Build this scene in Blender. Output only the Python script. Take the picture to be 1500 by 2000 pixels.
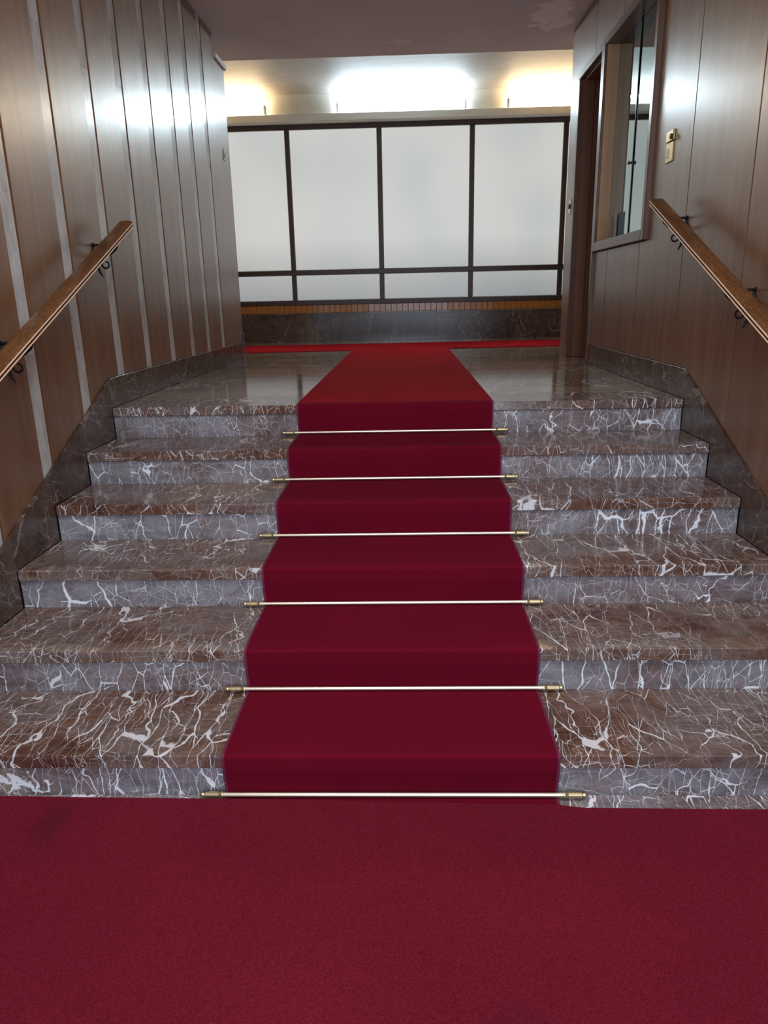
import bpy, bmesh, math, random
from mathutils import Vector, Matrix
random.seed(7)
for o in list(bpy.data.objects): bpy.data.objects.remove(o)
S = bpy.context.scene
COL = S.collection

# ------------------------------------------------------------------ camera
cam_d = bpy.data.cameras.new('camera')
cam = bpy.data.objects.new('camera', cam_d); COL.objects.link(cam)
_R = Vector((0.99935806, 0.02911718, -0.0208726))
_U = Vector((0.01176586, 0.28354845, 0.95888573))
_F = Vector((-0.03383844, 0.95851576, -0.28302384))
cam.matrix_world = Matrix(((_R.x, _U.x, -_F.x, 0.0643), (_R.y, _U.y, -_F.y, -3.6802), (_R.z, _U.z, -_F.z, 0.5129), (0, 0, 0, 1)))
cam_d.sensor_fit = 'HORIZONTAL'; cam_d.sensor_width = 36
cam_d.lens = 1413.0879 / 1500 * 36
cam_d.clip_start = .05
S.camera = cam

# ------------------------------------------------------------------ world, lights, exposure
W = bpy.data.worlds.new('world'); S.world = W; W.use_nodes = True
W.node_tree.nodes['Background'].inputs[0].default_value = (.62, .78, 1, 1)
W.node_tree.nodes['Background'].inputs[1].default_value = .25
S.view_settings.view_transform = 'Standard'; S.view_settings.look = 'None'
S.view_settings.gamma = 1; S.view_settings.use_curve_mapping = False
S.view_settings.exposure = 0.0

def area_light(name, loc, rot, sx, sy, power, color):
    d = bpy.data.lights.new(name, 'AREA'); d.shape = 'RECTANGLE'; d.size = sx; d.size_y = sy
    d.energy = power; d.color = color
    o = bpy.data.objects.new(name, d); o.location = loc; o.rotation_euler = rot; COL.objects.link(o)
    return o
# daylight coming in through the glazed street entrance behind the viewer
area_light('entrance_daylight', (0.15, -4.86, 0.72), (math.radians(90), 0, 0), 2.3, 3.1, 88, (.68, .82, 1.0))
# unseen overhead fill, added to brighten the treads and mat
area_light('added_overhead_fill', (0.1, -2.7, 2.54), (0, 0, 0), 1.9, 1.3, 66, (.97, .96, 1.0))
TUBE_COOL = ((.70, .88, 1.0), 150.0)
TUBE_WARM = ((1.0, .76, .46), 105.0)
PANE_EMIT = .60

# ------------------------------------------------------------------ dimensions
r, t = .1569, .3667
WL, WR = -1.454, 1.4498
FZ = -.930
CZ = 2.574
YB = 5.918
SLAB = .045

# ------------------------------------------------------------------ materials
def nmat(name):
    m = bpy.data.materials.new(name); m.use_nodes = True
    nt = m.node_tree; b = nt.nodes['Principled BSDF']
    return m, nt, b
def N(nt, typ, **kw):
    n = nt.nodes.new(typ)
    for k, v in kw.items(): setattr(n, k, v)
    return n
def L(nt, a, b): nt.links.new(a, b)
def ramp(nt, fac, stops, interp='LINEAR'):
    n = N(nt, 'ShaderNodeValToRGB'); n.color_ramp.interpolation = interp
    e = n.color_ramp.elements
    while len(e) < len(stops): e.new(.5)
    for el, (p, c) in zip(e, stops):
        el.position = p; el.color = (c[0], c[1], c[2], 1) if not isinstance(c, (int, float)) else (c, c, c, 1)
    L(nt, fac, n.inputs[0]); return n.outputs[0]
def mixc(nt, fac, a, b, mode='MIX'):
    n = N(nt, 'ShaderNodeMix', data_type='RGBA', blend_type=mode)
    for s, v in ((n.inputs[0], fac), (n.inputs[6], a), (n.inputs[7], b)):
        if isinstance(v, bpy.types.NodeSocket): L(nt, v, s)
        elif isinstance(v, (int, float)): s.default_value = v
        else: s.default_value = (*v, 1)
    return n.outputs[2]
def vmath(nt, op, a, b=None):
    n = N(nt, 'ShaderNodeVectorMath', operation=op)
    for s, v in ((n.inputs[0], a), (n.inputs[1], b)):
        if v is None: continue
        if isinstance(v, bpy.types.NodeSocket): L(nt, v, s)
        else: s.default_value = v
    return n.outputs[0]
def fmath(nt, op, a, b=None, clamp=False):
    n = N(nt, 'ShaderNodeMath', operation=op, use_clamp=clamp)
    for s, v in ((n.inputs[0], a), (n.inputs[1], b)):
        if v is None: continue
        if isinstance(v, bpy.types.NodeSocket): L(nt, v, s)
        else: s.default_value = v
    return n.outputs[0]
def noise(nt, vec, scale, detail=3, rough=.55, out=0):
    n = N(nt, 'ShaderNodeTexNoise'); n.inputs['Scale'].default_value = scale
    n.inputs['Detail'].default_value = detail; n.inputs['Roughness'].default_value = rough
    L(nt, vec, n.inputs['Vector']); return n.outputs[out]
def mapping(nt, vec, rot=(0, 0, 0), scale=(1, 1, 1), loc=(0, 0, 0)):
    n = N(nt, 'ShaderNodeMapping'); n.inputs['Rotation'].default_value = rot
    n.inputs['Scale'].default_value = scale; n.inputs['Location'].default_value = loc
    L(nt, vec, n.inputs[0]); return n.outputs[0]
def coords(nt, per_object=True, world=True):
    """world position, shifted by a random amount on each piece"""
    g = N(nt, 'ShaderNodeNewGeometry').outputs['Position'] if world else N(nt, 'ShaderNodeTexCoord').outputs['Object']
    if not per_object: return g
    oi = N(nt, 'ShaderNodeObjectInfo').outputs['Random']
    k = fmath(nt, 'MULTIPLY', oi, 37.0)
    return vmath(nt, 'ADD', g, k)
def bump(nt, h, b, strength, dist=.002):
    n = N(nt, 'ShaderNodeBump'); n.inputs['Strength'].default_value = strength; n.inputs['Distance'].default_value = dist
    L(nt, h, n.inputs['Height']); L(nt, n.outputs[0], b.inputs['Normal'])

def marble(name, browns, greys, ochre, vein, rough=.12, vein_amt=1.0, rot=(.5, .2, .7), st=(.55, 1.25, 1.0), bias=.5, spec=.5):
    m, nt, b = nmat(name)
    P = coords(nt)
    warpA = noise(nt, P, 2.2, 3, .6, 1)
    Pw = vmath(nt, 'ADD', P, vmath(nt, 'MULTIPLY', vmath(nt, 'SUBTRACT', warpA, (.5, .5, .5)), (.5, .5, .5)))
    Ps = mapping(nt, Pw, rot, st)
    base = ramp(nt, noise(nt, Ps, 2.6, 6, .62), [(.30, browns[0]), (.45, browns[1]), (bias, greys[0]), (.70, greys[1])])
    cloud = noise(nt, mapping(nt, Pw, (0, 0, .35), (.5, 2.8, 2.2)), 8, 6, .7)
    base = mixc(nt, .70, base, ramp(nt, cloud, [(.32, (.38, .34, .33)), (.50, (.95, .95, .95)), (.68, (1.4, 1.4, 1.4))]), 'MULTIPLY')
    om = ramp(nt, noise(nt, P, 1.3, 2, .5), [(.66, 0.), (.74, 1.)])
    base = mixc(nt, fmath(nt, 'MULTIPLY', om, .7), base, ochre)
    col = base
    def layer(scale, width, warp, wscale, lo, hi, amt, rotv, stv, mscale):
        nonlocal col
        w = noise(nt, P, wscale, 2, .6, 1)
        Q = vmath(nt, 'ADD', P, vmath(nt, 'MULTIPLY', vmath(nt, 'SUBTRACT', w, (.5, .5, .5)), (warp,) * 3))
        v = N(nt, 'ShaderNodeTexVoronoi', feature='DISTANCE_TO_EDGE'); v.inputs['Scale'].default_value = scale
        L(nt, mapping(nt, Q, rotv, stv), v.inputs['Vector'])
        thick = ramp(nt, noise(nt, P, mscale, 3, .6), [(lo, 0.), (hi, 1.)])
        thick = fmath(nt, 'MULTIPLY', fmath(nt, 'MULTIPLY', thick, width), ramp(nt, noise(nt, P, 38, 3, .7), [(.30, .25), (.68, 1.5)]))
        d = fmath(nt, 'DIVIDE', v.outputs['Distance'], fmath(nt, 'ADD', thick, .0006))
        mask = fmath(nt, 'MULTIPLY', fmath(nt, 'SUBTRACT', 1.15, d), 2.2, True)
        mask = fmath(nt, 'MULTIPLY', mask, amt * vein_amt)
        col = mixc(nt, mask, col, vein)
    layer(19, .020, .035, 5, .38, .76, .44, (.3, .2, .9), (.40, 1.8, 1.1), 4.0)
    layer(13, .022, .040, 5, .42, .72, .80, (.5, .9, 2.5), (2.2, .45, .9), 3.1)
    layer(7.0, .026, .06, 6, .47, .74, .95, (.2, .5, 2.35), (2.3, .42, .8), 2.3)
    layer(5.2, .032, .08, 6, .48, .76, 1.0, (.4, .7, .70), (2.2, .38, .7), 1.9)
    layer(3.0, .040, .13, 8, .52, .78, 1.0, (.1, .9, 1.25), (1.8, .42, .8), 1.7)
    layer(2.3, .048, .20, 10, .56, .80, 1.0, (.6, .1, 2.2), (1.6, .45, .9), 1.4)
    L(nt, col, b.inputs['Base Color'])
    b.inputs['Roughness'].default_value = rough
    b.inputs['Specular IOR Level'].default_value = spec
    return m
VEIN = (.74, .72, .72)
M_tread = marble('marble_tread', [(.075, .026, .018), (.150, .075, .048)], [(.165, .105, .082), (.180, .140, .130)], (.26, .17, .09), VEIN, .13, 1.0, bias=.485)
M_riser = marble('marble_riser', [(.14, .09, .08), (.20, .15, .145)], [(.235, .205, .215), (.26, .245, .26)], (.40, .31, .18), (.86, .87, .90), .20, 1.0, rot=(.9, .4, .2), st=(.8, 1, 1.4), bias=.52)
M_skirt = marble('marble_skirting', [(.032, .015, .009), (.072, .038, .025)], [(.085, .050, .036), (.11, .072, .055)], (.14, .09, .05), (.42, .35, .29), .20, .42, rot=(1.1, .3, .1))
M_land = marble('marble_landing', [(.085, .044, .026), (.175, .108, .068)], [(.24, .165, .115), (.32, .235, .17)], (.24, .16, .09), (.62, .54, .46), .10, .85, rot=(0, 0, .06), st=(.35, 2.4, 1))

def wood(name, dark, mid, light, rough=.34, axis='Z', scale=1.0, coat=0., spec=.5, fleck=0., aniso=0.):
    m, nt, b = nmat(name)
    P = coords(nt)
    st = {'Z': (9, 9, .45), 'Y': (9, .45, 9), 'X': (.45, 9, 9), 'R': (14, 1.6, 4)}[axis]
    Q = mapping(nt, P, (0, 0, 0), tuple(s * scale for s in st))
    w = vmath(nt, 'ADD', Q, vmath(nt, 'MULTIPLY', noise(nt, mapping(nt, P, (0, 0, 0), (1, 1, .35)), 2.2, 2, .5, 1), (1.6, 1.6, 1.6)))
    g1 = noise(nt, w, 1.5, 5, .6)
    g2 = noise(nt, mapping(nt, Q, (0, 0, 0), (9, 9, 1.2) if axis == 'Z' else (5, 5, 5)), 1.6, 3, .6)
    c = ramp(nt, g1, [(.22, dark), (.50, mid), (.80, light)])
    c = mixc(nt, .45, c, ramp(nt, g2, [(.30, (.62, .60, .58)), (.66, (1.18, 1.18, 1.18))]), 'MULTIPLY')
    if fleck:
        f = noise(nt, mapping(nt, P, (-.40, 0, 0), (240, 50, 240)), 1, 2, .6)
        c = mixc(nt, fleck, c, ramp(nt, f, [(.38, (.35, .30, .28)), (.56, (1.25, 1.25, 1.2))]), 'MULTIPLY')
    L(nt, c, b.inputs['Base Color'])
    b.inputs['Roughness'].default_value = rough
    b.inputs['Specular IOR Level'].default_value = spec
    b.inputs['Coat Weight'].default_value = coat; b.inputs['Coat Roughness'].default_value = .27
    bump(nt, g2, b, .05, .001)
    return m
M_wall = wood('wood_panelling', (.125, .050, .019), (.190, .083, .033), (.250, .120, .052), .42, spec=.32, coat=.72)
M_frame = wood('wood_frame', (.095, .042, .024), (.14, .066, .040), (.18, .095, .060), .30)
M_lining = wood('wood_door_lining', (.15, .055, .028), (.22, .090, .048), (.28, .125, .070), .35)
M_liningL = wood('wood_pale_lining', (.36, .20, .095), (.48, .28, .14), (.56, .35, .19), .35)
M_rail = wood('wood_handrail', (.105, .038, .013), (.185, .078, .028), (.27, .125, .050), .33, 'R', .6, .25, fleck=.75)

def plain(name, col, rough=.5, metal=0., spec=.5, emit=None, es=0., nz=None):
    m, nt, b = nmat(name)
    if nz:
        c = mixc(nt, nz[1], col, ramp(nt, noise(nt, coords(nt, False), nz[0], 4, .6), [(.3, (.6, .6, .6)), (.7, (1.3, 1.3, 1.3))]), 'MULTIPLY')
        L(nt, c, b.inputs['Base Color'])
    else: b.inputs['Base Color'].default_value = (*col, 1)
    b.inputs['Roughness'].default_value = rough; b.inputs['Metallic'].default_value = metal
    b.inputs['Specular IOR Level'].default_value = spec
    if emit: b.inputs['Emission Color'].default_value = (*emit, 1); b.inputs['Emission Strength'].default_value = es
    return m
M_dark = plain('dark_groove', (.018, .010, .007), .8)
M_bronze = plain('brown_metal_frame', (.055, .034, .026), .38, .25, nz=(8, .3))
M_brass = plain('brushed_brass', (.62, .50, .28), .30, .92, nz=(60, .25))
M_brassrod = plain('polished_brass_rod', (.80, .68, .52), .34, .9, nz=(30, .15))
M_brassdark = plain('dark_brass', (.10, .08, .04), .45, .8)
M_iron = plain('black_wrought_iron', (.012, .011, .010), .45, .6)
M_plaster = plain('cream_plaster', (.52, .49, .43), .75, nz=(5, .12))
M_fascia = plain('cream_painted_fascia', (.66, .64, .56), .55, nz=(6, .08))
M_white = plain('white_paint', (.75, .75, .76), .55)
M_endcap = plain('lamp_holder_white', (.62, .60, .55), .5)
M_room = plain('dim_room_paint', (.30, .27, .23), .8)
M_cool = plain('cool_tube', (1, 1, 1), .5, emit=TUBE_COOL[0], es=TUBE_COOL[1])
M_warm = plain('warm_tube', (1, 1, 1), .5, emit=TUBE_WARM[0], es=TUBE_WARM[1])
M_tile = plain('ochre_ceramic_tile', (.50, .20, .035), .16, nz=(14, .25))
M_grout = plain('tile_grout', (.16, .09, .04), .8)
M_paper = plain('white_paper', (.74, .73, .68), .7)
M_paper2 = plain('beige_paper', (.42, .36, .29), .7, nz=(60, .3))
M_strip = None
def white_marble():
    m, nt, b = nmat('white_marble_strip')
    P = coords(nt)
    v = noise(nt, mapping(nt, P, (.6, 0, 0), (2, 2, 1)), 5, 6, .65)
    c = ramp(nt, v, [(.30, (.40, .38, .36)), (.48, (.56, .55, .52)), (.7, (.66, .65, .62))])
    g = noise(nt, mapping(nt, P, (.7, .2, 0), (3, 3, 1.2)), 3, 5, .7)
    c = mixc(nt, .5, c, ramp(nt, g, [(.42, (.62, .60, .60)), (.50, (1, 1, 1))]), 'MULTIPLY')
    L(nt, c, b.inputs['Base Color']); b.inputs['Roughness'].default_value = .22
    return m
M_strip = white_marble()

def ceiling_mat():
    m, nt, b = nmat('ceiling_plaster')
    P = coords(nt, False)
    base = mixc(nt, .35, (.70, .64, .62), ramp(nt, noise(nt, P, 2.0, 4, .6), [(.35, (.8, .8, .8)), (.7, (1.12, 1.12, 1.12))]), 'MULTIPLY')
    # worn flaking patch near the right wall, with its own ragged outline
    c = vmath(nt, 'SUBTRACT', P, (1.22, 2.72, 2.57))
    l = N(nt, 'ShaderNodeVectorMath', operation='LENGTH'); L(nt, mapping(nt, c, (0, 0, .2), (2.5, 1.15, 1)), l.inputs[0])
    edge = fmath(nt, 'ADD', l.outputs['Value'], fmath(nt, 'MULTIPLY', noise(nt, P, 5, 4, .7), 1.2))
    mask = ramp(nt, edge, [(.0, 1.), (.98, 1.), (1.04, 0.)])
    c2 = vmath(nt, 'SUBTRACT', P, (.05, 3.25, 2.57))
    l2 = N(nt, 'ShaderNodeVectorMath', operation='LENGTH'); L(nt, mapping(nt, c2, (0, 0, .1), (3.2, 3.5, 1)), l2.inputs[0])
    edge2 = fmath(nt, 'ADD', l2.outputs['Value'], fmath(nt, 'MULTIPLY', noise(nt, P, 9, 4, .7), 1.3))
    mask2 = ramp(nt, edge2, [(.0, .5), (.80, .5), (.95, 0.)])
    col = mixc(nt, fmath(nt, 'MULTIPLY', fmath(nt, 'MAXIMUM', mask, mask2), .8), base, (.97, .93, .92))
    L(nt, col, b.inputs['Base Color']); b.inputs['Roughness'].default_value = .7
    bump(nt, noise(nt, P, 30, 4, .6), b, .15, .003)
    return m
M_ceil = ceiling_mat()
def corridor_ceiling_mat():
    m, nt, b = nmat('corridor_ceiling_plaster')
    P = coords(nt, False)
    n = noise(nt, mapping(nt, P, (0, 0, .1), (1.2, 3.5, 1)), 3.5, 5, .65)
    c = mixc(nt, .45, (.44, .41, .37), ramp(nt, n, [(.30, (.78, .78, .78)), (.7, (1.15, 1.15, 1.15))]), 'MULTIPLY')
    L(nt, c, b.inputs['Base Color']); b.inputs['Roughness'].default_value = .6
    bump(nt, n, b, .2, .004)
    return m
M_cceil = corridor_ceiling_mat()

def carpet(name, col, col2, scale, bstr, sheen=.3, stains=()):
    m, nt, b = nmat(name)
    P = coords(nt, False)
    f = noise(nt, P, scale, 4, .75)
    big = noise(nt, P, 2.3, 3, .5)
    c = mixc(nt, ramp(nt, f, [(.36, 0.), (.64, 1.)]), col, col2)
    c = mixc(nt, .35, c, ramp(nt, big, [(.3, (.75, .75, .75)), (.7, (1.2, 1.2, 1.2))]), 'MULTIPLY')
    for (sx, sy, sr) in stains:
        l = N(nt, 'ShaderNodeVectorMath', operation='LENGTH')
        L(nt, mapping(nt, vmath(nt, 'SUBTRACT', P, (sx, sy, -.918)), (0, 0, 0), (1 / sr, .6 / sr, 0)), l.inputs[0])
        e = fmath(nt, 'ADD', l.outputs['Value'], fmath(nt, 'MULTIPLY', noise(nt, P, 12, 3, .6), .8))
        c = mixc(nt, fmath(nt, 'MULTIPLY', ramp(nt, e, [(.55, 1.), (1.3, 0.)]),   .32), c, (.035, .010, .020))
    L(nt, c, b.inputs['Base Color']); b.inputs['Roughness'].default_value = .95
    b.inputs['Specular IOR Level'].default_value = .03
    b.inputs['Sheen Weight'].default_value = sheen; b.inputs['Sheen Roughness'].default_value = .5
    b.inputs['Sheen Tint'].default_value = (.9, .25, .35, 1)
    bump(nt, f, b, bstr, .004)
    return m
M_mat = carpet('crimson_pile_mat', (.112, .006, .013), (.215, .013, .030), 230, .8, .06, [(-.98, -1.98, .11), (.28, -2.62, .14)])
M_runner = carpet('crimson_stair_runner', (.125, .0032, .013), (.160, .0055, .019), 420, .15, .03)
M_cross = carpet('lamplit_red_carpet', (.270, .003, .009), (.32, .007, .014), 420, .15, .0)  # brighter than the runner: corridor lamp light is put into this red
M_binding = plain('carpet_binding', (.14, .010, .05), .7)

def pane_mat():
    """frosted glass lit by the courtyard behind it: soft uneven daylight"""
    m, nt, b = nmat('frosted_glass_daylight')
    P = coords(nt, False)
    n = noise(nt, mapping(nt, P, (0, 0, 0), (1, 1, .8)), 1.0, 1, .4)
    c = ramp(nt, n, [(.25, (.80, .85, .84)), (.48, (.93, .95, .92)), (.75, (1.0, 1.0, .97))])
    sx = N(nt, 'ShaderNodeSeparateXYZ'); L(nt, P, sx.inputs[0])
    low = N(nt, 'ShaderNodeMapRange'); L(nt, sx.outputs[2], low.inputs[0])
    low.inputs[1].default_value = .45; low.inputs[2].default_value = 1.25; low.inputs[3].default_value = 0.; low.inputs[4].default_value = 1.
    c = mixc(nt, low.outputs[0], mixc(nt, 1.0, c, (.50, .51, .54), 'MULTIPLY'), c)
    fine = noise(nt, P, 160, 2, .5)
    b.inputs['Base Color'].default_value = (.08, .08, .08, 1)
    L(nt, c, b.inputs['Emission Color']); b.inputs['Emission Strength'].default_value = PANE_EMIT
    b.inputs['Roughness'].default_value = .35
    bump(nt, fine, b, .1, .001)
    return m
M_pane = pane_mat()

def glass_mat():
    m, nt, b = nmat('reflective_window_glass')
    out = nt.nodes['Material Output']
    g = N(nt, 'ShaderNodeBsdfGlossy'); g.inputs['Color'].default_value = (.80, .90, .89, 1); g.inputs['Roughness'].default_value = .004
    tr = N(nt, 'ShaderNodeBsdfTransparent'); tr.inputs['Color'].default_value = (.72, .80, .78, 1)
    lw = N(nt, 'ShaderNodeLayerWeight'); lw.inputs['Blend'].default_value = .35
    f = fmath(nt, 'ADD', fmath(nt, 'MULTIPLY', lw.outputs['Fresnel'], .70), .45, True)
    mx = N(nt, 'ShaderNodeMixShader'); L(nt, f, mx.inputs[0]); L(nt, tr.outputs[0], mx.inputs[1]); L(nt, g.outputs[0], mx.inputs[2])
    L(nt, mx.outputs[0], out.inputs['Surface'])
    return m
M_glass = glass_mat()
M_glassedge = plain('green_glass_edge', (.02, .045, .040), .15)

# ------------------------------------------------------------------ object helpers
def world_loc(o):
    v = Vector((0, 0, 0))
    while o is not None: v += o.location; o = o.parent
    return v
def link(name, me, parent=None, loc=(0, 0, 0), kind=None, label=None, cat=None, group=None):
    o = bpy.data.objects.new(name, me); COL.objects.link(o)
    l = Vector(loc)
    if parent is not None: o.parent = parent; l = l - world_loc(parent)
    o.location = l
    if kind: o['kind'] = kind
    if label: o['label'] = label
    if cat: o['category'] = cat
    if group: o['group'] = group
    return o
def empty(name, loc, label, cat, kind=None, group=None):
    return link(name, None, None, loc, kind, label, cat, group)
def finish(name, bm, mat, parent=None, smooth=False, **kw):
    bmesh.ops.recalc_face_normals(bm, faces=bm.faces)
    mn = Vector([min(v.co[i] for v in bm.verts) for i in range(3)]); mx = Vector([max(v.co[i] for v in bm.verts) for i in range(3)])
    c = Vector(((mn.x + mx.x) / 2, (mn.y + mx.y) / 2, mn.z))
    bmesh.ops.translate(bm, verts=bm.verts, vec=-c)
    me = bpy.data.meshes.new(name); bm.to_mesh(me); bm.free()
    for m in (mat if isinstance(mat, (list, tuple)) else [mat]): me.materials.append(m)
    if smooth:
        for p in me.polygons: p.use_smooth = True
        me.set_sharp_from_angle(angle=math.radians(38))
    return link(name, me, parent, c, **kw)
def add_box(bm, x0, x1, y0, y1, z0, z1, bev=0., mi=0):
    vs = [bm.verts.new((x, y, z)) for z in (z0, z1) for (x, y) in ((x0, y0), (x1, y0), (x1, y1), (x0, y1))]
    fs = [bm.faces.new([vs[i] for i in f]) for f in ((3, 2, 1, 0), (4, 5, 6, 7), (0, 1, 5, 4), (1, 2, 6, 5), (2, 3, 7, 6), (3, 0, 4, 7))]
    for f in fs: f.material_index = mi
    if bev:
        es = {e for f in fs for e in f.edges}
        bmesh.ops.bevel(bm, geom=list(es), offset=bev, segments=1, affect='EDGES', clamp_overlap=True)
def box(name, x0, x1, y0, y1, z0, z1, mat, parent=None, bev=0., **kw):
    bm = bmesh.new(); add_box(bm, x0, x1, y0, y1, z0, z1, bev)
    return finish(name, bm, mat, parent, **kw)
def add_prism(bm, pts, a0, a1, axis='X', bev=0.):
    """polygon pts in the two other axes (Y,Z for X; X,Z for Y; X,Y for Z) extruded along axis"""
    def P(p, a): return {'X': (a, p[0], p[1]), 'Y': (p[0], a, p[1]), 'Z': (p[0], p[1], a)}[axis]
    A = [bm.verts.new(P(p, a0)) for p in pts]; B = [bm.verts.new(P(p, a1)) for p in pts]
    fs = [bm.faces.new(A), bm.faces.new(B[::-1])]
    n = len(pts)
    for i in range(n): fs.append(bm.faces.new((A[i], B[i], B[(i + 1) % n], A[(i + 1) % n])))
    if bev:
        bmesh.ops.recalc_face_normals(bm, faces=fs)
        bmesh.ops.bevel(bm, geom=list({e for f in fs for e in f.edges}), offset=bev, segments=1, affect='EDGES', clamp_overlap=True)
def prism(name, pts, a0, a1, mat, parent=None, axis='X', bev=0., **kw):
    bm = bmesh.new(); add_prism(bm, pts, a0, a1, axis, bev)
    return finish(name, bm, mat, parent, **kw)
def add_lathe(bm, prof, origin, axis='X', seg=16):
    """prof: (distance along axis, radius)"""
    rings = []
    for (d, rad) in prof:
        ring = []
        for k in range(seg):
            a = 2 * math.pi * k / seg; u, v = rad * math.cos(a), rad * math.sin(a)
            p = {'X': (d, u, v), 'Y': (u, d, v), 'Z': (u, v, d)}[axis]
            ring.append(bm.verts.new(Vector(origin) + Vector(p)))
        rings.append(ring)
    for a, b in zip(rings, rings[1:]):
        for k in range(seg): bm.faces.new((a[k], a[(k + 1) % seg], b[(k + 1) % seg], b[k]))
    bm.faces.new(rings[0]); bm.faces.new(rings[-1][::-1])
def add_tube(bm, pts, rads, seg=8):
    pts = [Vector(p) for p in pts]; rings = []
    for i, p in enumerate(pts):
        d = (pts[min(i + 1, len(pts) - 1)] - pts[max(i - 1, 0)]).normalized()
        up = Vector((0, 1, 0)) if abs(d.y) < .9 else Vector((1, 0, 0))
        u = d.cross(up).normalized(); v = d.cross(u).normalized()
        rr = rads[i] if isinstance(rads, (list, tuple)) else rads
        rings.append([bm.verts.new(p + u * rr * math.cos(2 * math.pi * k / seg) + v * rr * math.sin(2 * math.pi * k / seg)) for k in range(seg)])
    for a, b in zip(rings, rings[1:]):
        for k in range(seg): bm.faces.new((a[k], a[(k + 1) % seg], b[(k + 1) % seg], b[k]))
    bm.faces.new(rings[0]); bm.faces.new(rings[-1][::-1])

# ------------------------------------------------------------------ floor and landing
box('floor', -1.62, 1.60, -5.1, -1.80, FZ - .08, FZ, M_riser, kind='structure', label='marble entrance hall floor showing as a narrow strip before the lowest step', cat='floor')
landing = [(WL, .3305), (WR, .3305), (WR, 1.99), (1.62, 1.99), (1.62, 3.20), (3.6, 3.20), (3.6, 6.0), (-3.6, 6.0), (-3.6, 3.20), (WL, 3.20)]
prism('floor', landing, -SLAB, 0, M_land, axis='Z', bev=.003, kind='structure', label='polished brown marble landing at the top of the steps', cat='floor')

# ------------------------------------------------------------------ staircase
stairs = empty('staircase', (0, -.9, FZ), 'flight of six brown and grey veined marble steps', 'stairs', 'structure')
for i in range(6):
    zt = -i * r - SLAB - .0008; zb = -(i + 1) * r if i < 5 else FZ
    box('riser', WL, WR, -i * t + .012, -i * t + .20, zb + .0003 - (SLAB if i < 5 else 0), zt, M_riser, stairs)
    if i == 0: box('tread', WL, WR, 0, .330, -SLAB, 0, M_tread, stairs, bev=.003)
    if i:
        box('tread', WL, WR, -i * t, -(i - 1) * t + .0115, -i * r - SLAB, -i * r, M_tread, stairs, bev=.003)

# ------------------------------------------------------------------ skirtings
def skl(y): return .15 if y > .02 else max(.15 + (y - .02) * r / t, FZ + .15)
def skr(y): return .146 if y > .04 else max(.146 + (y - .04) * r / t, FZ + .14)
def skirt(name, f, corner, x0, x1, cuts, label):
    base = empty(name, ((x0 + x1) / 2, 0, 0), label, 'skirting', 'structure')
    for a, b in zip(cuts, cuts[1:]):
        lo = min(a, b) + .0006; hi = max(a, b) - .0006
        if hi > .02 and lo >= -.001: zb = .0005
        else:
            k = max(1, min(6, int(round(-hi / t)) + 1)); zb = max(-k * r, FZ) + .0005
        top = [(hi, f(hi))]
        if lo < corner < hi: top.append((corner, f(corner + .001)))
        top.append((lo, f(lo)))
        prism('marble_slab', [(lo, zb), (hi, zb)] + top, x0, x1, M_skirt, base, bev=.0015)
    return base
stepcuts = [-i * t for i in range(0, 6)] + [-5.9 * t]
skirt('baseboard_left', skl, .02, WL - .030, WL - .0005, [3.10, 2.40, 1.68, .41, 0.0] + stepcuts[1:] + [-2.9, -3.7, -4.85], 'dark brown marble skirting climbing the left wall beside the steps')
skirt('baseboard_right', skr, .04, WR + .0005, WR + .028, [1.975, 1.60, 1.20, 0.0] + stepcuts[1:] + [-2.9, -3.7, -4.85], 'dark brown marble skirting climbing the right wall beside the steps')

# ------------------------------------------------------------------ left wall: wood boards and white marble strips
bm = bmesh.new()
add_box(bm, -1.64, WL - .0305, -4.95, 2.89, FZ, CZ)
add_box(bm, -1.64, WL - .0305, 2.89, 3.22, FZ + 1, 2.40)
wall_left = finish('wall_left', bm, M_dark, kind='structure', label='left wall of tall brown wood boards divided by white marble strips', cat='wall')
GL = [-0.671 - .46 * k for k in range(9, 0, -1)] + [-0.6716, -0.2111, 0.2591, 0.7051, 1.1736, 1.6385, 2.0702, 2.5326]
FX = WL - .010
def board(parent, lo, hi, f, corner, x0, x1, ztop=CZ - .004, mat=M_wall):
    top = [(hi, ztop), (lo, ztop)]
    pts = [(lo, f(lo) + .001)]
    for c in (corner,):
        if lo < c < hi: pts.append((c, f(c) + .001))
    pts += [(hi, f(hi) + .001)] + top
    return prism('wood_panel', pts, x0, x1, mat, parent, bev=.002)
for a, b in zip(GL, GL[1:]):
    board(wall_left, a + .005, b - .097, skl, .02, WL - .030, FX)
    # strip sits recessed between boards, in three lengths
    y0, y1 = b - .112, b - .004
    zs = [skl(y0) - .0, random.uniform(.26, .36), random.uniform(1.60, 1.72), CZ - .004]
    if zs[1] - zs[0] < .25: zs.pop(1)
    for k, (z0, z1) in enumerate(zip(zs, zs[1:])):
        bm = bmesh.new()
        if k == 0: add_prism(bm, [(y0 + .016, skl(y0 + .016) + .001), (y1 - .006, skl(y1) + .001), (y1 - .006, z1 - .001), (y0 + .016, z1 - .001)], WL - .0302, FX - .0015)
        else: add_box(bm, WL - .0302, FX - .0015, y0 + .016, y1 - .006, z0, z1 - .001, .0005)
        finish('marble_strip', bm, M_strip, wall_left)
prism('wood_panel', [(2.5366, skl(2.5)), (3.22, skl(3)), (3.22, 2.395), (2.885, 2.395), (2.885, CZ - .004), (2.5366, CZ - .004)], WL - .030, FX, M_wall, wall_left, bev=.002)
box('end_board', -1.64, FX, 3.2205, 3.2335, .15, 2.395, M_wall, wall_left)
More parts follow.
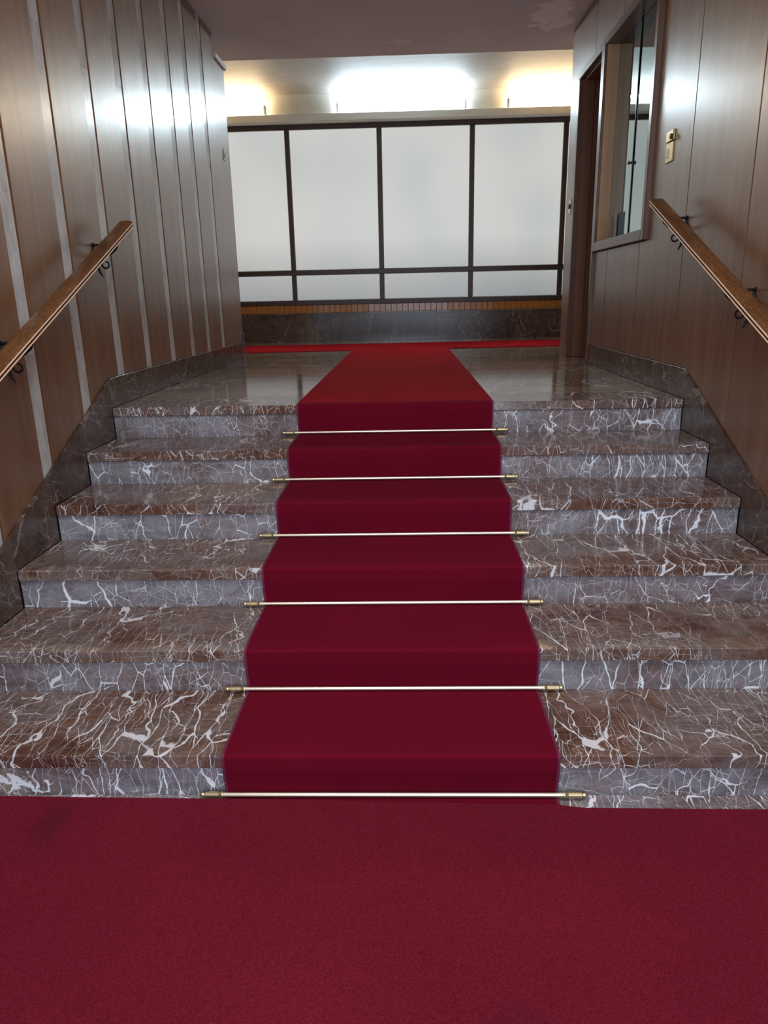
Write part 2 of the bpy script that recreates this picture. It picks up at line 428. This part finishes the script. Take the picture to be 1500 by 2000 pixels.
box('trim_1', -1.64, WL + .012, 2.90, 3.26, 2.402, 2.44, M_white, bev=.002, kind='structure', label='short white trim board on the top of the left wall end', cat='trim')
box('baseboard_left_end', WL - .030, WL + .004, 3.105, 3.235, .0005, .235, M_skirt, bev=.0015, kind='structure', label='taller marble slab where the left skirting meets the corridor', cat='skirting').name = 'baseboard_left'

# ------------------------------------------------------------------ right wall with doorway and reception window
BX0, BX1 = WR + .008, WR + .028     # boards
bm = bmesh.new()
for (y0, y1, z0, z1) in ((-4.95, .80, FZ, CZ), (.80, 2.01, FZ, .805), (.80, 2.01, 2.17, CZ), (2.01, 2.77, 2.17, CZ), (2.77, 3.10, FZ + .9305, CZ)):
    add_box(bm, WR + .0285, 1.62, y0, y1, z0, z1)
wall_right = finish('wall_right', bm, M_dark, kind='structure', label='right wall of brown wood panels with a doorway and a reception window', cat='wall')
GR = [.2248 - .705 * k for k in range(7, 0, -1)] + [.2248]
for a, b in zip(GR, GR[1:]):
    board(wall_right, a + .004, b - .004, skr, .04, BX0, BX1)
z9 = CZ - .004; sk = .147
prism('wood_panel', [(.228, sk), (.941, sk), (.941, .804), (.799, .804), (.799, 2.171), (.941, 2.171), (.941, z9), (.228, z9)], BX0, BX1, M_wall, wall_right, bev=.002)
for (y0, y1, z0, z1) in ((.947, 1.657, sk, .804), (1.663, 2.009, sk, .804), (.947, 1.607, 2.171, z9), (1.613, 2.317, 2.171, z9)):
    box('wood_panel', BX0, BX1, y0, y1, z0, z1, M_wall, wall_right, bev=.002)
prism('wood_panel', [(2.323, 2.171), (2.771, 2.171), (2.771, .001), (3.10, .001), (3.10, z9), (2.323, z9)], BX0, BX1, M_wall, wall_right, bev=.002)
box('end_board', BX0, 1.62, 3.1005, 3.113, .001, z9, M_wall, wall_right)

# doorway
door = empty('door_1', (1.5, 2.39, 0), 'open doorway lined in dark red-brown wood at the far end of the right wall', 'doorway', 'structure')
box('door_stile', WR - .012, 1.64, 2.720, 2.770, 0.001, 2.12, M_frame, door, bev=.003)
box('door_stile', WR - .012, 1.64, 2.011, 2.055, 0.001, 2.12, M_frame, door, bev=.003)
box('door_head', WR - .012, 1.64, 2.011, 2.770, 2.121, 2.170, M_frame, door, bev=.003)
box('lining_board', WR + .030, WR + .105, 2.705, 2.719, 0.001, 2.119, M_lining, door, bev=.002)
box('lining_board', WR + .110, WR + .60, 2.700, 2.719, 0.001, 2.119, M_lining, door, bev=.002)
box('lining_board', 1.641, WR + .60, 2.720, 2.770, 0.001, 2.119, M_lining, door)
box('lining_board', WR + .030, WR + .60, 2.0555, 2.70, 2.105, 2.1195, M_lining, door, bev=.001)
# room behind the wall
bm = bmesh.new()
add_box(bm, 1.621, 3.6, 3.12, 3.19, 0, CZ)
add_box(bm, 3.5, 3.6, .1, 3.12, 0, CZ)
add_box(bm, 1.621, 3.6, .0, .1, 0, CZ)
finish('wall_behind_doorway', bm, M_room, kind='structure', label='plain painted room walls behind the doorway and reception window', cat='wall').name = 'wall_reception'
box('floor', 1.621, 3.5, .1, 3.12, -.05, -.001, M_land, kind='structure', label='marble floor of the small room behind the doorway', cat='floor')

# reception window
win = empty('window_2', (1.5, 1.40, .805), 'reception window in the right wall with wood frame and sliding reflective glass', 'window', 'structure')
GX = 1.537
box('frame_stile', WR - .022, GX + .06, 1.930, 2.0105, .806, 2.170, M_frame, win, bev=.004)
box('frame_stile', WR - .022, GX + .06, .800, .850, .806, 2.170, M_frame, win, bev=.004)
box('frame_sill', WR - .022, GX + .06, .8505, 1.9295, .806, .868, M_frame, win, bev=.004)
box('frame_head', WR - .022, GX + .06, .8505, 1.9295, 2.122, 2.170, M_frame, win, bev=.004)
box('pale_lining', WR - .006, GX - .004, 1.918, 1.9293, .869, 2.121, M_liningL, win, label='pale ochre wood lining board')
def pane_glass(y0, y1, x):
    g = box('glass_pane', x, x + .003, y0, y1, .872, 2.120, M_glass, win)
    for y in (y0, y1):
        box('glass_edge', x - .0004, x + .0034, y - .003, y + .003, .872, 2.120, M_glassedge, g)
pane_glass(1.455, 1.914, GX - .012)
pane_glass(.856, 1.515, GX - .005)
bm = bmesh.new(); add_lathe(bm, [(-.020, .004), (-.018, .010), (-.010, .012), (-.004, .007), (0, .007)], (GX - .012, 1.485, 1.32), 'X', 12)
finish('glass_knob', bm, M_brassdark, win, True)
notice = empty('paper_notice', (GX - .02, 1.78, .875), 'small beige and white paper notice standing in the lower corner of the reception window', 'paper')
nb = box('beige_sheet', GX - .0170, GX - .0162, 1.700, 1.850, .873, 1.035, M_paper2, notice, label='beige printed sheet')
for k in range(7): box('printed_line', GX - .0174, GX - .0171, 1.715, 1.835 - .02 * (k % 3), .895 + k * .018, .899 + k * .018, M_brassdark, nb)
prism('white_sheet', [(GX - .017, 1.699), (GX - .045, 1.650), (GX - .046, 1.651), (GX - .018, 1.700)], .873, 1.045, M_paper, notice, axis='Z', label='white folded sheet')

# brass lock and bell plate on the right wall
pl = empty('brass_plate', (BX0, .53, 1.17), 'brass lock and bell push plate on the right wall near the handrail top', 'wall plate')
box('lower_plate', BX0 - .007, BX0, .478, .585, 1.168, 1.262, M_brass, pl, bev=.002)
box('upper_plate', BX0 - .012, BX0, .474, .582, 1.266, 1.318, M_brass, pl, bev=.003)
box('push_button', BX0 - .012, BX0 - .007, .545, .558, 1.190, 1.236, M_white, pl, bev=.001, label='white push button')
bm = bmesh.new(); add_lathe(bm, [(-.024, .010), (-.022, .013), (-.012, .013)], (BX0, .487, 1.284), 'X', 14)
finish('lock_cylinder', bm, M_brassdark, pl, True)
pl = empty('light_switch', (BX0, 2.94, 1.165), 'small brushed metal light switch on the right wall end beyond the doorway', 'light switch')
box('switch_plate', BX0 - .006, BX0, 2.905, 2.985, 1.165, 1.275, M_brass, pl, bev=.002)
box('switch_lever', BX0 - .016, BX0 - .006, 2.925, 2.950, 1.205, 1.240, M_iron, pl, bev=.002)
pl = empty('light_switch', (FX, 3.03, 1.665), 'small cream switch plate high on the far end of the left wall', 'light switch')
box('switch_plate', FX, FX + .006, 2.995, 3.065, 1.665, 1.755, M_fascia, pl, bev=.002)
box('switch_lever', FX + .006, FX + .014, 3.02, 3.04, 1.69, 1.72, M_brass, pl, bev=.001)

# ------------------------------------------------------------------ ceilings, corridor, entrance end
box('ceiling', -3.6, 3.6, -5.0, 3.606, CZ, 3.0, M_ceil, kind='structure', label='grey plaster ceiling low over the steps with a flaking pale patch', cat='ceiling')
box('ceiling', -3.6, 3.6, 3.607, 6.1, 2.865, 3.0, M_cceil, kind='structure', label='higher cream corridor ceiling lit by the tube lamps', cat='ceiling')
bm = bmesh.new()
add_box(bm, -3.6, 3.6, YB + .045, YB + .18, 0, .451); add_box(bm, -3.6, 3.6, YB + .045, YB + .18, 2.532, 2.865)
add_box(bm, -3.6, -2.52, YB + .045, YB + .18, .451, 2.532); add_box(bm, 3.14, 3.6, YB + .045, YB + .18, .451, 2.532)
wall_back = finish('wall_back', bm, M_plaster, kind='structure', label='cream corridor back wall around the long frosted window', cat='wall')
box('wall_left_end', -3.7, -3.6, 3.1, 6.1, -.05, 3.0, M_plaster, kind='structure', label='cream wall closing the corridor on the left', cat='wall').name = 'wall_corridor_left'
box('wall_right_end', 3.6, 3.7, 3.1, 6.1, -.05, 3.0, M_plaster, kind='structure', label='cream wall closing the corridor on the right', cat='wall').name = 'wall_corridor_right'
box('wall_near', -3.6, -1.642, 3.1, 3.219, 0, CZ - .001, M_plaster, kind='structure', label='cream corridor wall turning left behind the wood boards', cat='wall').name = 'wall_corridor_near'
bm = bmesh.new()
add_box(bm, -1.64, -1.0, -5.1, -4.955, FZ, CZ - .001); add_box(bm, 1.3, 1.62, -5.1, -4.955, FZ, CZ - .001); add_box(bm, -1.0, 1.3, -5.1, -4.955, 1.55, CZ - .001)
finish('wall_front', bm, M_plaster, kind='structure', label='wall around the street entrance opposite the steps', cat='wall')

# ledge carrying the lamps
box('trim_2', -3.58, 3.58, 5.765, YB + .0445, 2.533, 2.613, M_fascia, bev=.003, kind='structure', label='cream ledge running above the long frosted window', cat='ledge')

def tube_lamp(x0, x1, mat, label):
    lp = empty('fluorescent_lamp', ((x0 + x1) / 2, 5.84, 2.614), label, 'lamp', group='bare tube lamps on the ledge above the window')
    box('lamp_base', x0 - .01, x1 + .01, 5.85, 5.905, 2.614, 2.650, M_endcap, lp, bev=.004)
    bm = bmesh.new(); add_lathe(bm, [(x0 + .012, .012), (x0 + .016, .0165), (x1 - .016, .0165), (x1 - .012, .012)], (0, 5.812, 2.700), 'X', 16)
    finish('tube', bm, mat, lp, True)
    for x in (x0, x1):
        bm = bmesh.new(); s = 1 if x == x0 else -1
        add_box(bm, min(x - s * .012, x + s * .010), max(x - s * .012, x + s * .010), 5.792, 5.875, 2.6145, 2.722, .004)
        finish('lamp_holder', bm, M_endcap, lp)
tube_lamp(-3.08, -1.58, M_warm, 'warm white tube lamp on the ledge, partly hidden by the left wall end')
tube_lamp(-.715, .785, M_cool, 'cool white tube lamp at the middle of the ledge above the window')
tube_lamp(1.29, 2.79, M_warm, 'warm white tube lamp on the ledge, partly hidden by the right wall end')

# long frosted window
w1 = empty('window_1', (.3, YB, .451), 'long dark-framed window of frosted panes along the corridor', 'window', 'structure')
MX = [-2.468, -1.351, -.236, .881, 1.997, 3.113]
x0, x1 = MX[0] - .028, MX[-1] + .028
for (z0, z1) in ((.451, .507), (.818, .873), (2.482, 2.532)):
    box('window_rail', x0, x1, YB, YB + .06, z0, z1, M_bronze, w1, bev=.003)
for x in MX:
    box('mullion', x - .026, x + .026, YB - .002, YB + .062, .5075, .8175, M_bronze, w1, bev=.003)
    box('mullion', x - .026, x + .026, YB - .002, YB + .062, .8735, 2.4815, M_bronze, w1, bev=.003)
for a, b in zip(MX, MX[1:]):
    for (z0, z1) in ((.508, .817), (.874, 2.481)):
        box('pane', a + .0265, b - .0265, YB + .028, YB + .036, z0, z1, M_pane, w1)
        # slim pale glazing bead round every pane
        bm = bmesh.new(); q = .006; A, B = a + .0265, b - .0265
        for (u0, u1, v0, v1) in ((A, B, z0, z0 + q), (A, B, z1 - q, z1), (A, A + q, z0 + q, z1 - q), (B - q, B, z0 + q, z1 - q)):
            add_box(bm, u0, u1, YB + .018, YB + .0275, v0, v1)
        finish('glazing_bead', bm, M_fascia, w1)

# tile band and marble plinth under the window
band = empty('trim_3', (0, YB + .03, .353), 'band of narrow ochre wall tiles under the long window', 'tile band', 'structure')
box('grout_bed', -3.58, 3.58, YB + .024, YB + .0445, .353, .451, M_grout, band)
tm = None; x = -2.40
while x < 2.40:
    if tm is None:
        bm = bmesh.new(); add_box(bm, -.0338, .0338, -.010, 0, 0, .094, .0015)
        bmesh.ops.recalc_face_normals(bm, faces=bm.faces)
        tm = bpy.data.meshes.new('tile'); bm.to_mesh(tm); bm.free(); tm.materials.append(M_tile)
    o = link('tile', tm, band, (x, YB + .0238 + random.uniform(-.001, .001), .355))
    o.rotation_euler = (random.uniform(-.006, .006), 0, random.uniform(-.012, .012))
    x += .0722
bb = empty('baseboard_back', (0, YB + .02, 0), 'dark brown marble plinth under the tile band at the back of the corridor', 'plinth', 'structure')
for a, b in ((-3.58, -2.2), (-2.2, -.9), (-.9, .448), (.448, 1.75), (1.75, 3.58)):
    box('marble_slab', a + .0006, b - .0006, YB, YB + .0445, .0005, .340, M_skirt, bb, bev=.001)
    box('marble_ledge', a + .0006, b - .0006, YB - .012, YB + .0445, .3405, .3525, M_land, bb, bev=.002)

# ------------------------------------------------------------------ carpets
TH = .006
def runner_path():
    P = [(.034, TH), (.02, TH)]
    for i in range(6):
        Y, Z = -i * t, -i * r
        zb = -(i + 1) * r if i < 5 else FZ
        rad = .011
        for k in range(6):
            a = math.radians(90 * k / 5)
            P.append((Y + .006 - rad * math.sin(a) - .004, Z + TH - rad + rad * math.cos(a)))
        P.append((Y - .0085, Z - SLAB))
        P.append((Y - .002, zb + .06)); P.append((Y + .004, zb + .018)); P.append((Y + .002, zb + TH + .003)); P.append((Y - .006, zb + TH))
        if i < 5: P.append((Y - t * .5, zb + TH)); 
    P.append((-5 * t - .055, FZ + TH))
    return P
RP = runner_path()
def band_mesh(bm, path, xa, xb, off, thick, nx=1):
    n = len(path); nrm = []
    for i in range(n):
        a = Vector(path[max(i - 1, 0)]); b = Vector(path[min(i + 1, n - 1)]); d = (b - a).normalized()
        nrm.append(Vector((d.y, -d.x)) if True else None)   # travelling towards -Y: outward normal is up / forward
    up = 1 if nrm[0].y > 0 else -1
    top, bot = [], []
    xs = [xa + (xb - xa) * k / nx for k in range(nx + 1)]
    for (p, q) in zip(path, nrm):
        q = q * up; a = Vector(p) + q * off; b = Vector(p) + q * (off - thick)
        top.append([bm.verts.new((x, a.x, a.y)) for x in xs]); bot.append([bm.verts.new((x, b.x, b.y)) for x in xs])
    for i in range(n - 1):
        for k in range(nx):
            bm.faces.new((top[i][k], top[i][k + 1], top[i + 1][k + 1], top[i + 1][k]))
            bm.faces.new((bot[i][k + 1], bot[i][k], bot[i + 1][k], bot[i + 1][k + 1]))
        bm.faces.new((top[i][0], top[i + 1][0], bot[i + 1][0], bot[i][0]))
        bm.faces.new((top[i + 1][nx], top[i][nx], bot[i][nx], bot[i + 1][nx]))
    bm.faces.new([v for v in top[0]] + [v for v in bot[0][::-1]]); bm.faces.new([v for v in top[-1][::-1]] + [v for v in bot[-1]])
bm = bmesh.new(); band_mesh(bm, RP, -.492, .492, 0, .0052)
run = finish('stair_runner', bm, M_runner, label='crimson carpet runner climbing the middle of the steps to the landing', cat='carpet')
for s in (-1, 1):
    bm = bmesh.new(); band_mesh(bm, RP, s * .492, s * .500, .0012, .0062)
    finish('edge_binding', bm, M_binding, run)
prism('corridor_carpet', [(-3.5, 3.905 - .09), (-.5, 3.965), (-.5, .036), (.5, .036), (.5, 4.012), (3.5, 4.16), (3.5, 5.19), (-3.5, 5.0)], .0005, .0062, M_cross, axis='Z', bev=.0008, label='red T-shaped carpet, lamp light put into its colour, lying on the landing and along the corridor', cat='carpet')
edge = [(-1.42, -1.838), (-1.2, -1.842), (-.86, -1.849), (-.52, -1.853), (-.25, -1.858), (.05, -1.868), (.48, -1.876), (.56, -1.890), (.85, -1.894), (1.42, -1.898)]
edge = [(x, y - .004) for x, y in edge]
prism('entrance_mat', edge[::-1] + [(-1.42, -4.9), (1.42, -4.9)], FZ + .0078, FZ + .0155, M_mat, axis='Z', bev=.002, label='large speckled crimson carpet mat covering the floor before the steps', cat='carpet')

# ------------------------------------------------------------------ carpet rods
rod0 = None
names = ['lowest brass stair rod, at floor level against the first riser', 'brass stair rod on the lowest tread, second from the bottom', 'brass stair rod third from the bottom',
         'brass stair rod third from the top', 'brass stair rod second from the top', 'highest brass stair rod, just below the landing edge']
def make_rod(x, y, z, label):
    e = empty('stair_rod', (x, y, z), label, 'stair rod', group='brass rods holding the stair runner')
    bm = bmesh.new(); add_lathe(bm, [(-.520, .0074), (.520, .0074)], (x, y, z), 'X', 14); finish('rod', bm, M_brassrod, e, True)
    for s in (-1, 1):
        bm = bmesh.new()
        add_lathe(bm, [(s * d, q) for d, q in ((.508, .0075), (.509, .0092), (.513, .0098), (.517, .0092), (.519, .0078), (.523, .0078), (.524, .0096), (.563, .0092), (.565, .0066), (.569, .0062), (.571, .0072), (.577, .0066), (.581, .003))], (x, y, z), 'X', 14)
        finish('end_cap', bm, M_brass, e, True)
    return e
rods = {}
for k in range(6):
    i = 5 - k
    zb = -(i + 1) * r if i < 5 else FZ
    x, y, z = random.uniform(-.003, .006), -i * t - .0085, zb + .0165
    if rod0 is None: rod0 = make_rod(x, y, z, names[0]); continue
    c = rod0.copy(); COL.objects.link(c); c.location = (x, y, z); c['label'] = names[k]
    for ch in list(rod0.children):
        d = ch.copy(); COL.objects.link(d); d.parent = c

# ------------------------------------------------------------------ handrails
SL = .4245
def handrail(side, wall_x, yend, zend, ybr, label):
    """zend = top height at the far end; profile lies across X"""
    s = side                       # +1: rail stands to +X of its wall (left wall)
    e = empty('handrail', (wall_x + s * .12, -1.2, zend - SL * (yend + 1.2) - .05), label, 'handrail')
    w0, w1 = .078, .153           # distance of wall side and room side from the wall
    top_prof = [(w0, -.026), (w0, -.010), (w0 + .006, -.003), (w0 + .020, .001), (w1 - .020, .001), (w1 - .006, -.003), (w1, -.009),
                (w1, -.013), (w1 - .005, -.0145), (w1 - .005, -.0215), (w1, -.023), (w1, -.028), (w1 - .004, -.032), (w0 + .004, -.032)]
    y0 = -3.25
    bm = bmesh.new()
    rings = []
    for (yy, zz, sc, tail) in ((y0, zend + SL * (y0 - yend), 1, 0), (yend - .008, zend - SL * .008, 1, 0), (yend, zend, .86, 0)):
        cx, cz = (w0 + w1) / 2, -.015
        rings.append([bm.verts.new((wall_x + s * (cx + (px - cx) * sc), yy, zz + cz + (pz - cz) * sc)) for (px, pz) in top_prof])
    n = len(top_prof)
    for a, b in zip(rings, rings[1:]):
        for k in range(n): bm.faces.new((a[k], a[(k + 1) % n], b[(k + 1) % n], b[k]))
    bm.faces.new(rings[0]); bm.faces.new(rings[-1][::-1])
    # clip bottom end at a sensible height above the hall floor
    ylow = y0
    rail = finish('rail', bm, M_rail, e)
    # two slim pale beads along the room side
    for (zo) in (-.0105, -.0262):
        bm = bmesh.new()
        add_tube(bm, [(wall_x + s * (w1 + .0002), y0 + .02, zend + SL * (y0 + .02 - yend) + zo), (wall_x + s * (w1 + .0002), yend - .010, zend - SL * .010 + zo)], .0026, 8)
        finish('bead', bm, M_bead, e, True, label='pale worn bead along the side')
    for y in ybr:
        zt = zend + SL * (y - yend) - .032
        g = lambda d, z, dy=0: (wall_x + s * d, y + dy, zt + z)
        bm = bmesh.new()
        # wall plate with pointed tail
        add_tube(bm, [g(.004, -.030), g(.005, -.045), g(.005, -.08), g(.010, -.115), g(.022, -.150), g(.034, -.170)], [.005, .009, .009, .008, .006, .0025], 8)
        # main arm with leaf-shaped swelling up to the rail
        add_tube(bm, [g(.006, -.055), g(.030, -.072), g(.058, -.070), g(.084, -.056), g(.106, -.036), g(.120, -.014), g(.118, .002)], [.006, .006, .007, .012, .014, .010, .006], 10)
        # small open curl under the arm
        pts = []
        for k in range(15):
            a = math.radians(150 + 300 * k / 14); q = .021 - .0006 * k
            pts.append(g(.054 + q * math.cos(a), -.112 + q * math.sin(a)))
        add_tube(bm, [g(.012, -.085), g(.026, -.096)] + pts, [.0045] * 10 + [.004] * 7, 8)
        # saddle under the rail and horizontal pin
        add_box(bm, min(wall_x + s * .09, wall_x + s * .142), max(wall_x + s * .09, wall_x + s * .142), y - .03, y + .03, zt - .003, zt + .0005)
        add_tube(bm, [g(.001, -.022), g(.034, -.020), g(.095, -.004)], [.007, .0045, .0045], 8)
        br = finish('bracket', bm, M_iron, e, True, label='black wrought iron scroll bracket')
        bm = bmesh.new(); add_lathe(bm, [(0, .012), (s * .004, .012), (s * .007, .007)], (wall_x, y, zt - .022), 'X', 14)
        finish('wall_rosette', bm, M_iron, br)
    return e
M_bead = plain('worn_pale_wood_bead', (.85, .60, .42), .4)
handrail(1, FX, .215, .920, [.04, -.93, -1.9, -2.8], 'wooden handrail on the left wall with striped boards')
handrail(-1, BX0, .330, .972, [.20, -.62, -1.5, -2.4], 'wooden handrail on the right wall ending by the reception window')
